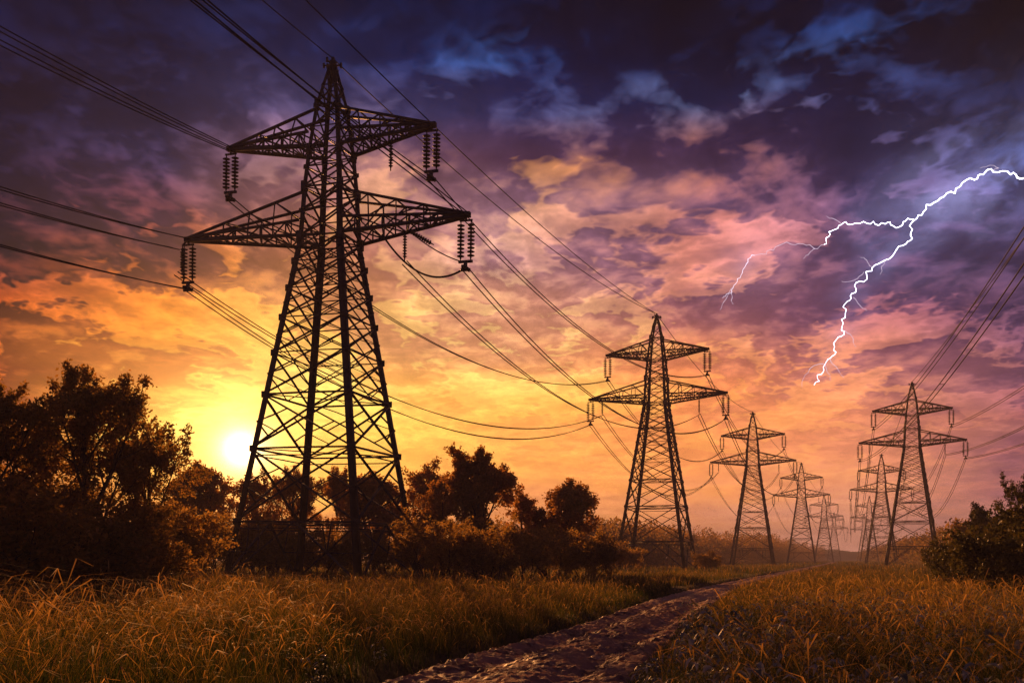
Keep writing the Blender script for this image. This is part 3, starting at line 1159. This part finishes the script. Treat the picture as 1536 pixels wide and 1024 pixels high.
def place(me, px, depth, ytop, label, name='tree', cat='tree', group='trees along the meadow edge', rz=0.0, xs=1.0):
    tm, cm, H = me
    h = (838 - ytop) / F * depth + EYE
    s = h / H
    loc = world_at(px, depth)
    loc.z = float(ground_z(loc.x, loc.y)) - .02
    o = empty(name, loc, rz)
    o.scale = (s * xs, s * xs, s)
    tag(o, label, cat, group)
    link('trunk' if name == 'tree' else 'stem', tm, o)
    link('crown' if name == 'tree' else 'foliage', cm, o)
    return o


TA = plant_meshes(M_LEAF_A, seed=11, H=11.0, spread=5.2, trunk_r=.26, leafsize=.20, nleaf=25000, fork=.12, up=.55, dens_low=.75)
TB = plant_meshes(M_LEAF_A, seed=23, H=11.0, spread=5.4, trunk_r=.30, leafsize=.21, nleaf=24000, fork=.15, up=.6, dens_low=.7)
TCc = plant_meshes(M_LEAF_B, seed=37, H=11.5, spread=5.2, trunk_r=.30, leafsize=.26, nleaf=19000, fork=.06, up=.6, dens_low=.85)
TD = plant_meshes(M_LEAF_B, seed=41, H=9.5, spread=3.9, trunk_r=.24, leafsize=.25, nleaf=14000, fork=.07, up=.6, dens_low=.8)
TE = plant_meshes(M_LEAF_B, seed=59, H=11.5, spread=3.4, trunk_r=.22, leafsize=.28, nleaf=11000, fork=.07, up=.55, dens_low=.8)
SA = plant_meshes(M_LEAF_S, seed=71, H=3.6, spread=2.6, trunk_r=.05, leafsize=.13, nleaf=12000, trunks=9, up=.4, levels=4)
SB = plant_meshes(M_LEAF_S, seed=83, H=4.0, spread=2.3, trunk_r=.05, leafsize=.15, nleaf=10000, trunks=7, up=.6, levels=4)
SC = plant_meshes(M_LEAF_S, seed=97, H=3.2, spread=3.0, trunk_r=.05, leafsize=.14, nleaf=12000, trunks=10, up=.3, levels=4)



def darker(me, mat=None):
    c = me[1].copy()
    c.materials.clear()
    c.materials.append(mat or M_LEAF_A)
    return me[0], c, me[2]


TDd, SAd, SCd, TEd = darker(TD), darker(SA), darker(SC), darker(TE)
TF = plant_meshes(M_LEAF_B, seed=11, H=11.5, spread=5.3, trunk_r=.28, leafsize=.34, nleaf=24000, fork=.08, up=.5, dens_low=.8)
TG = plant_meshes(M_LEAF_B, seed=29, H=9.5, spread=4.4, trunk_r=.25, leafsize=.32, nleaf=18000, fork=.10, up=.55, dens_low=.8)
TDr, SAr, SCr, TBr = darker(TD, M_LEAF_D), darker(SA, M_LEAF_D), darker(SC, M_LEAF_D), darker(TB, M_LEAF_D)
TAo, TBo = darker(TA, M_LEAF_B), darker(TB, M_LEAF_B)
TREES = [
 (TA, 128, 56, 546, 0.0, 1.15, 'broad dark leafy tree left of the sun, tallest of the left trees'),
 (TB, -22, 50, 572, 1.9, 1.05, 'near black tree cut off by the left edge of the photo'),
 (TB, 222, 62, 640, 4.0, 1.05, 'lower leafy tree leaning out right of the tallest left tree'),
 (TDd, 60, 60, 640, 2.2, 1.4, 'dark low tree filling the gap between the two left edge trees'),
 (TG, 304, 118, 698, 0.4, 1.0, 'glowing orange tree just left of the low sun'),
 (TD, 378, 120, 712, 2.1, 1.2, 'hazy backlit tree directly beneath the sun'),
 (TBo, 440, 120, 702, 1.0, 1.15, 'backlit tree seen through the left half of the near pylon'),
 (TCc, 505, 126, 704, 3.5, .8, 'backlit tree seen through the middle of the near pylon'),
 (TG, 560, 118, 712, 5.0, 1.2, 'backlit tree seen through the right half of the near pylon'),
 (TE, 628, 122, 692, 4.4, 1.35, 'slim tree just right of the near pylon right leg'),
 (TF, 722, 100, 674, 1.1, 1.1, 'round crowned autumn tree in the middle between the two big pylons'),
 (TD, 664, 106, 712, .8, 1.05, 'smaller tree joined to the left side of the round crowned autumn tree'),
 (TD, 786, 108, 738, 3.3, 1.1, 'low tree filling between the round crowned tree and the small spreading tree'),
 (TG, 856, 105, 723, 1.4, 1.1, 'small spreading tree nearest the second pylon on its left'),
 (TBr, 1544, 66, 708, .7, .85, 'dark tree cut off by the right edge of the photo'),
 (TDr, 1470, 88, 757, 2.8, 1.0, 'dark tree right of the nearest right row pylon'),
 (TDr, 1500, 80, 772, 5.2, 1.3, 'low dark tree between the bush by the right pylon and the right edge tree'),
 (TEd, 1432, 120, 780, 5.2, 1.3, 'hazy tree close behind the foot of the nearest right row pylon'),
]
for me, px, D, yt, rz, xs, lab in TREES:
    place(me, px, D, yt, lab, rz=rz, xs=xs)
SHRUBS = [
 (SCd, 20, 40, 738, .2, 1.3, 'big black bush at the left edge behind the tall grass'),
 (SCd, 110, 44, 752, 1.2, 1.3, 'dark bush under the trunk of the tallest left tree'),
 (SAd, 205, 46, 765, 2.2, 1.2, 'dark rounded bush right of the tallest left tree trunk'),
 (SB, 262, 60, 752, 3.3, 1.1, 'orange lit bush below the leaning left tree'),
 (SA, 318, 100, 770, 4.0, 1.4, 'orange lit bush left of the near pylon left leg'),
 (SB, 372, 99, 775, 5.0, 1.4, 'bush at the foot of the near pylon left leg'),
 (SA, 425, 99, 782, .6, 1.4, 'bush between the near pylon left leg and its front leg'),
 (SC, 478, 104, 796, 1.6, 1.3, 'bush under the middle of the near pylon'),
 (SB, 530, 106, 792, 2.6, 1.3, 'bush behind the near pylon front leg'),
 (SA, 582, 104, 798, 3.6, 1.3, 'bush behind the near pylon right leg'),
 (SA, 646, 84, 770, 4.6, 1.2, 'pale greyish bush right of the near pylon'),
 (SB, 682, 78, 782, 5.6, 1.2, 'bush left of the round crowned autumn tree trunk'),
 (SA, 735, 76, 778, .9, 1.2, 'bush under the round crowned autumn tree'),
 (SB, 785, 80, 790, 1.9, 1.2, 'small bush midway between the round crowned and the small spreading tree'),
 (SA, 832, 84, 790, 2.9, 1.2, 'bush on the left under the small spreading tree'),
 (SB, 880, 86, 792, 3.9, 1.2, 'bush on the right under the small spreading tree'),
 (SC, 935, 150, 812, 4.9, 1.2, 'low bush at the left foot of the second pylon'),
 (SC, 1062, 150, 826, 5.9, 1.1, 'very low bush at the right foot of the second pylon'),
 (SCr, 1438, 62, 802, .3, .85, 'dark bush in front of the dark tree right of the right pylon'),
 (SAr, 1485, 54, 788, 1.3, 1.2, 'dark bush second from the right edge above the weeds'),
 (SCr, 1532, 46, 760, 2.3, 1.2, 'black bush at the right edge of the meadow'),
]
for me, px, D, yt, rz, xs, lab in SHRUBS:
    place(me, px, D, yt, lab, 'shrub', 'bush', 'bushes along the meadow edge', rz, xs)

# far woods that read as one mass
def woods(name, pts, seed, label, leaf=.8, per=420):
    nr = np.random.RandomState(seed)
    V = []; Fc = []; Ti = []; n0 = 0
    for (x, y, h, w) in pts:
        k = nr.randint(3, 6)
        for b in range(k):
            c = np.array((x + nr.uniform(-.45, .45) * w, y + nr.uniform(-.4, .4) * w, h * nr.uniform(.35, .75)))
            rr = np.array((w * .36, w * .36, h * .30)) * nr.uniform(.7, 1.1)
            m_ = int(per / k)
            d = nr.normal(0, 1, (m_, 3)); d /= np.linalg.norm(d, axis=1, keepdims=True)
            pos = c + d * rr * (nr.rand(m_, 1) ** .35)
            v, f, ti = leaf_quads(pos, leaf, nr, np.clip(nr.rand() * .6 + nr.rand(m_) * .4, 0, 1))
            V.append(v); Fc.append(f + n0); n0 += len(v); Ti.append(ti)
        # lower skirt so that the wood stands on the ground
        m_ = int(per * .5)
        pos = np.stack([x + nr.uniform(-.7, .7, m_) * w, y + nr.uniform(-.5, .5, m_) * w, nr.rand(m_) * h * .55], -1)
        v, f, ti = leaf_quads(pos, leaf, nr, np.clip(nr.rand(m_) * .6, 0, 1))
        V.append(v); Fc.append(f + n0); n0 += len(v); Ti.append(ti)
    o = link(name, np_mesh(name, np.concatenate(V), np.concatenate(Fc), M_LEAF_A, False, {'tint': np.concatenate(Ti)}))
    tag(o, label, 'woods', kind='stuff')


rw = np.random.RandomState(8)
ptsL = []
for i in range(95):
    t_ = i / 94
    D = 235 * (1000 / 235) ** t_
    top = np.interp(D, [235, 400, 1000], [773, 792, 818]) + rw.uniform(-7, 7)
    px = np.interp(D, [235, 300, 500, 1000], [880, 990, 1140, 1236]) + rw.uniform(-35, 10) * 235 / D
    for q in range(2):
        h = (838 - top) / F * D + EYE
        ptsL.append(((px - 768) / F * D - q * 9, D + q * 8, h * (1 - .1 * q), 9))
for i in range(34):
    px = 600 + i * 11 + rw.uniform(-4, 4); D = 260 + rw.uniform(-15, 30)
    ptsL.append(((px - 768) / F * D, D, (838 - 776 + rw.uniform(-6, 6)) / F * D + EYE, 9))
woods('woods_left', ptsL, 5, 'hazy far wood behind the left row of pylons')
ptsR = []
for i in range(60):
    t_ = i / 59
    D = 200 * (900 / 200) ** t_
    px = np.interp(D, [200, 260, 400, 900], [1470, 1425, 1370, 1296]) + rw.uniform(-6, 30) * 200 / D
    top = np.interp(px, [1290, 1340, 1400, 1480], [825, 812, 795, 770]) + rw.uniform(-7, 5)
    for q in range(2):
        ptsR.append(((px - 768) / F * D + q * 9, D + q * 8, (838 - top) / F * D + EYE, 9))
woods('woods_right', ptsR, 6, 'hazy far wood behind the right row of pylons')

# ------------------------------------------------------------------ grasses
def blades(x, y, h, w, seed, segs=4, bend=.35, head=None, tintbias=0.0):
    """ribbon blades with a bow; head: array of bool for nodding seed heads"""
    nr = np.random.RandomState(seed)
    n = len(x)
    z0 = ground_z(x, y) - .02
    az_ = nr.rand(n) * 2 * pi
    faceang = nr.rand(n) * pi
    b = bend * (0.3 + nr.rand(n) * 1.3)
    u = np.linspace(0, 1, segs + 1)[None, :]
    if head is None: head = np.zeros(n, bool)
    hb = head[:, None]
    horiz = h[:, None] * b[:, None] * (u ** 2.2)
    z = h[:, None] * (u - .22 * b[:, None] * u ** 3)
    # a nodding head hooks over at the top
    over = np.clip((u - .78) / .22, 0, 1)
    horiz = horiz + hb * over * h[:, None] * .10
    z = z - hb * over ** 2 * h[:, None] * (.10 + .10 * nr.rand(n)[:, None])
    wig = (nr.rand(n)[:, None] - .5) * .12 * h[:, None] * np.sin(u * 5 + nr.rand(n)[:, None] * 6)
    cx = x[:, None] + np.cos(az_)[:, None] * horiz - np.sin(az_)[:, None] * wig
    cy = y[:, None] + np.sin(az_)[:, None] * horiz + np.cos(az_)[:, None] * wig
    cz = z0[:, None] + z
    prof = np.where(hb, np.where(u > .74, 1.7 * np.sin(np.clip((u - .70) / .32, 0, 1) * pi) + .3, .4), (1 - u) ** .6 * .9 + .1)
    hw = w[:, None] * prof * .5
    ox = np.cos(faceang)[:, None] * hw; oy = np.sin(faceang)[:, None] * hw
    Lf = np.stack([cx - ox, cy - oy, cz], -1); Rt = np.stack([cx + ox, cy + oy, cz], -1)
    v = np.stack([Lf, Rt], 2).reshape(-1, 3)
    k = (segs + 1) * 2
    i0 = (np.arange(n) * k)[:, None] + (np.arange(segs) * 2)[None, :]
    f = np.stack([i0, i0 + 1, i0 + 3, i0 + 2], -1).reshape(-1, 4)
    tn = np.clip(nr.rand(n) * .62 + tintbias, 0, 1)
    patch = fbm(x / 3.2, y / 3.2, 3, 77)
    tn = np.clip(tn + (patch - .45) * 1.1, 0, 1)
    tn = np.where(head, np.clip(.62 + .45 * nr.rand(n), 0, 1), tn)
    dead = nr.rand(n) < .07
    tn = np.where(dead, 1.0, tn)
    ti = np.clip(tn[:, None] * (0.12 + .88 * u ** 1.45), 0, 1)  # shade low in the grass and sunlit tips put into the tint
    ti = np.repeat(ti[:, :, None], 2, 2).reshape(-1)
    return v, f, ti


def join(parts):
    V = []; Fc = []; Ti = []; n0 = 0
    for v, f, ti in parts:
        V.append(v); Fc.append(f + n0); Ti.append(ti); n0 += len(v)
    return np.concatenate(V), np.concatenate(Fc), np.concatenate(Ti)


def scatter(n, d0, d1, seed, margin=0.1, left=.56, right=.56, extra=2.0, clumpy=.5):
    nr = np.random.RandomState(seed)
    d = np.sqrt(nr.rand(n) * (d1 ** 2 - d0 ** 2) + d0 ** 2)
    x = nr.uniform(-1, 1, n) * (d * left + extra)
    if clumpy:
        cl = fbm(x * 1.1, d * 1.1, 3, 31)
        keep = nr.rand(n) < np.clip((cl - .25) * 2.6, .15, 1)
        x, d = x[keep], d[keep]
    off = np.abs(x - path_x(d)) - path_w(d)
    wob = (fbm(x * .9, d * .9, 3, 41) - .45) * 1.2
    keep = off > margin + wob * .8
    return x[keep], d[keep], off[keep], nr


def height_factor(x, d, off):
    """short turf beside the track, taller further out"""
    edge = np.clip(off / 1.8, 0, 1)
    leftside = x < path_x(d)
    hh = np.where(leftside, .30 + .70 * edge, .38 + .62 * edge)
    tall = np.interp(x / np.maximum(d, 1), [-.5, -.15, .1, .5], [1.2, 1.05, .9, 1.0])
    return hh * tall * (.55 + .9 * fbm(x / 2.5, d / 2.5, 4, 51))


parts = []
for (n, d0, d1, hmin, hmax, wd, sg, hd, seed, bend) in (
    (50000, 8.0, 16, .45, 1.15, .009, 6, .16, 1, .42),
    (100000, 16, 30, .40, 1.10, .012, 6, .20, 2, .42),
    (100000, 30, 55, .40, 1.05, .020, 5, .18, 3, .36),
):
    x, d, off, nr = scatter(n, d0, d1, seed)
    hf = height_factor(x, d, off)
    h = nr.uniform(hmin, hmax, len(x)) * hf
    head = (nr.rand(len(x)) < hd) & (off > .5)
    h = np.where(head, np.maximum(h, hmax * .6 * hf) * nr.uniform(1.05, 1.75, len(x)), h)
    w = wd * nr.uniform(.6, 1.5, len(x))
    parts.append(blades(x, d, h, w, seed + 100, sg, bend, head, {1: -.28, 2: -.15}.get(seed, .0)))  # nearer bands tinted darker, standing in for shade inside tall grass
v, f, ti = join(parts)
o = link('tall_grass', np_mesh('tall_grass', v, f, M_GRASS, False, {'tint': ti}))
tag(o, 'tall seeding grass in the foreground on both sides of the track', 'grass', kind='stuff')

parts = []
for (n, d0, d1, hmin, hmax, wd, sg, hd, seed) in (
    (80000, 55, 110, .5, 1.0, .045, 3, .12, 4),
    (70000, 110, 260, .5, 1.0, .10, 2, 0, 5),
    (60000, 260, 760, .5, 1.1, .28, 2, 0, 6),
):
    x, d, off, nr = scatter(n, d0, d1, seed, extra=0)
    hf = height_factor(x, d, off)
    h = nr.uniform(hmin, hmax, len(x)) * hf
    head = (nr.rand(len(x)) < hd)
    w = wd * nr.uniform(.6, 1.5, len(x))
    parts.append(blades(x, d, h, w, seed + 100, sg, .3, head, .1))
v, f, ti = join(parts)
o = link('meadow_grass', np_mesh('meadow_grass', v, f, M_GRASS, False, {'tint': ti}))
tag(o, 'golden meadow grass further back towards the pylons', 'grass', kind='stuff')

# short turf that creeps over the track's edges
x, d, off, nr = scatter(150000, 8, 60, 61, margin=-1.15, clumpy=0)
k = (off < .9) 
x, d, off = x[k], d[k], off[k]
h = nr.uniform(.06, .24, len(x)) * np.clip(off * .6 + .8, .4, 1.4)
v, f, ti = blades(x, d, h, .010 * nr.uniform(.7, 1.5, len(x)) * np.clip(d / 16, 1, 2.5), 210, 3, .6, None, -.15)
v[:, 2] += .04
o = link('turf', np_mesh('turf', v, f, M_GRASS, False, {'tint': ti}))
tag(o, 'short green turf creeping over the edges of the mud track', 'grass', kind='stuff')


# broad-leaved weeds
def weeds(n, cx_fun, seed, d0, d1, hmin, hmax, ls, per):
    nr = np.random.RandomState(seed)
    d = np.sqrt(nr.rand(n) * (d1 ** 2 - d0 ** 2) + d0 ** 2)
    x = cx_fun(nr, d)
    off = np.abs(x - path_x(d)) - path_w(d)
    k = off > .15
    x, d = x[k], d[k]
    n = len(x)
    H_ = nr.uniform(hmin, hmax, n)
    stem = blades(x, d, H_, np.full(n, .012), seed + 1, 4, .25)
    idx = np.repeat(np.arange(n), per)
    m_ = len(idx)
    az_ = nr.rand(m_) * 2 * pi
    hh = H_[idx] * nr.uniform(.25, 1.0, m_)
    z = ground_z(x, d)[idx] + hh
    L = ls * nr.uniform(.6, 1.3, m_)
    W_ = L * nr.uniform(.28, .45, m_)
    dirx = np.cos(az_); diry = np.sin(az_)
    us = np.array([0, .3, .65, 1.0]); ws = np.array([.12, 1.0, .8, .03]); zs = np.array([0, .22, .18, -.12])
    roll = nr.uniform(-.5, .5, m_)
    droop = nr.uniform(-.2, 1.0, m_)
    V = []
    bx = x[idx] + dirx * .02; by = d[idx] + diry * .02
    for u_, w_, zz in zip(us, ws, zs):
        pxx = bx + dirx * L * u_; pyy = by + diry * L * u_; pz = z + L * (zz - droop * .5 * u_ ** 2)
        hx = -diry * W_ * w_ * .5; hy = dirx * W_ * w_ * .5
        lift = W_ * w_ * .5 * roll
        V.append(np.stack([pxx - hx, pyy - hy, pz + .25 * W_ * w_ * .5 - lift], -1))
        V.append(np.stack([pxx, pyy, pz - .1 * W_ * w_], -1))
        V.append(np.stack([pxx + hx, pyy + hy, pz + .25 * W_ * w_ * .5 + lift], -1))
    v = np.stack(V, 1).reshape(-1, 3)
    i0 = (np.arange(m_) * 12)[:, None, None] + (np.arange(3) * 3)[None, :, None] + np.arange(2)[None, None, :]
    f = np.stack([i0, i0 + 1, i0 + 4, i0 + 3], -1).reshape(-1, 4)
    ti = np.repeat(nr.rand(m_), 12)
    return join([stem, (v, f, ti)])


pr = [weeds(620, lambda nr, d: nr.uniform(.16, .56, len(d)) * d, 7, 8, 26, .35, .95, .19, 10),
      weeds(260, lambda nr, d: nr.uniform(.10, .30, len(d)) * d, 8, 11, 17, .15, .4, .13, 10),
      weeds(500, lambda nr, d: nr.uniform(.25, .56, len(d)) * d, 9, 24, 42, .4, .85, .17, 8),
      weeds(160, lambda nr, d: nr.uniform(-.56, -.12, len(d)) * d, 10, 8, 24, .2, .55, .10, 9)]
v, f, ti = join(pr)
o = link('weeds', np_mesh('weeds', v, f, M_WEED, True, {'tint': ti}))
tag(o, 'broad leaved weeds with cool sheen in the lower corners of the meadow', 'weeds', kind='stuff')

# ------------------------------------------------------------------ haze
hb_ = MB()
X0, X1, Y0, Y1, Z0, Z1 = -1660, 1660, -70, 1660, -1.6, 48.0
c = [(X0, Y0, Z0), (X1, Y0, Z0), (X1, Y1, Z0), (X0, Y1, Z0), (X0, Y0, Z1), (X1, Y0, Z1), (X1, Y1, Z1), (X0, Y1, Z1)]
hb_.add(c, [(3, 2, 1, 0), (4, 5, 6, 7), (0, 1, 5, 4), (1, 2, 6, 5), (2, 3, 7, 6), (3, 0, 4, 7)])
mh, th, outh = new_mat('evening_haze')
pv = th.node('ShaderNodeVolumePrincipled')
pv.inputs['Color'].default_value = (0.97, 0.87, 0.90, 1)
pv.inputs['Density'].default_value = 0.0007
pv.inputs['Anisotropy'].default_value = -0.2
th.l.new(pv.outputs[0], outh.inputs['Volume'])
hz = link('haze', hb_.mesh('haze', mh))
tag(hz, 'thin evening haze over the whole meadow', kind='stuff')
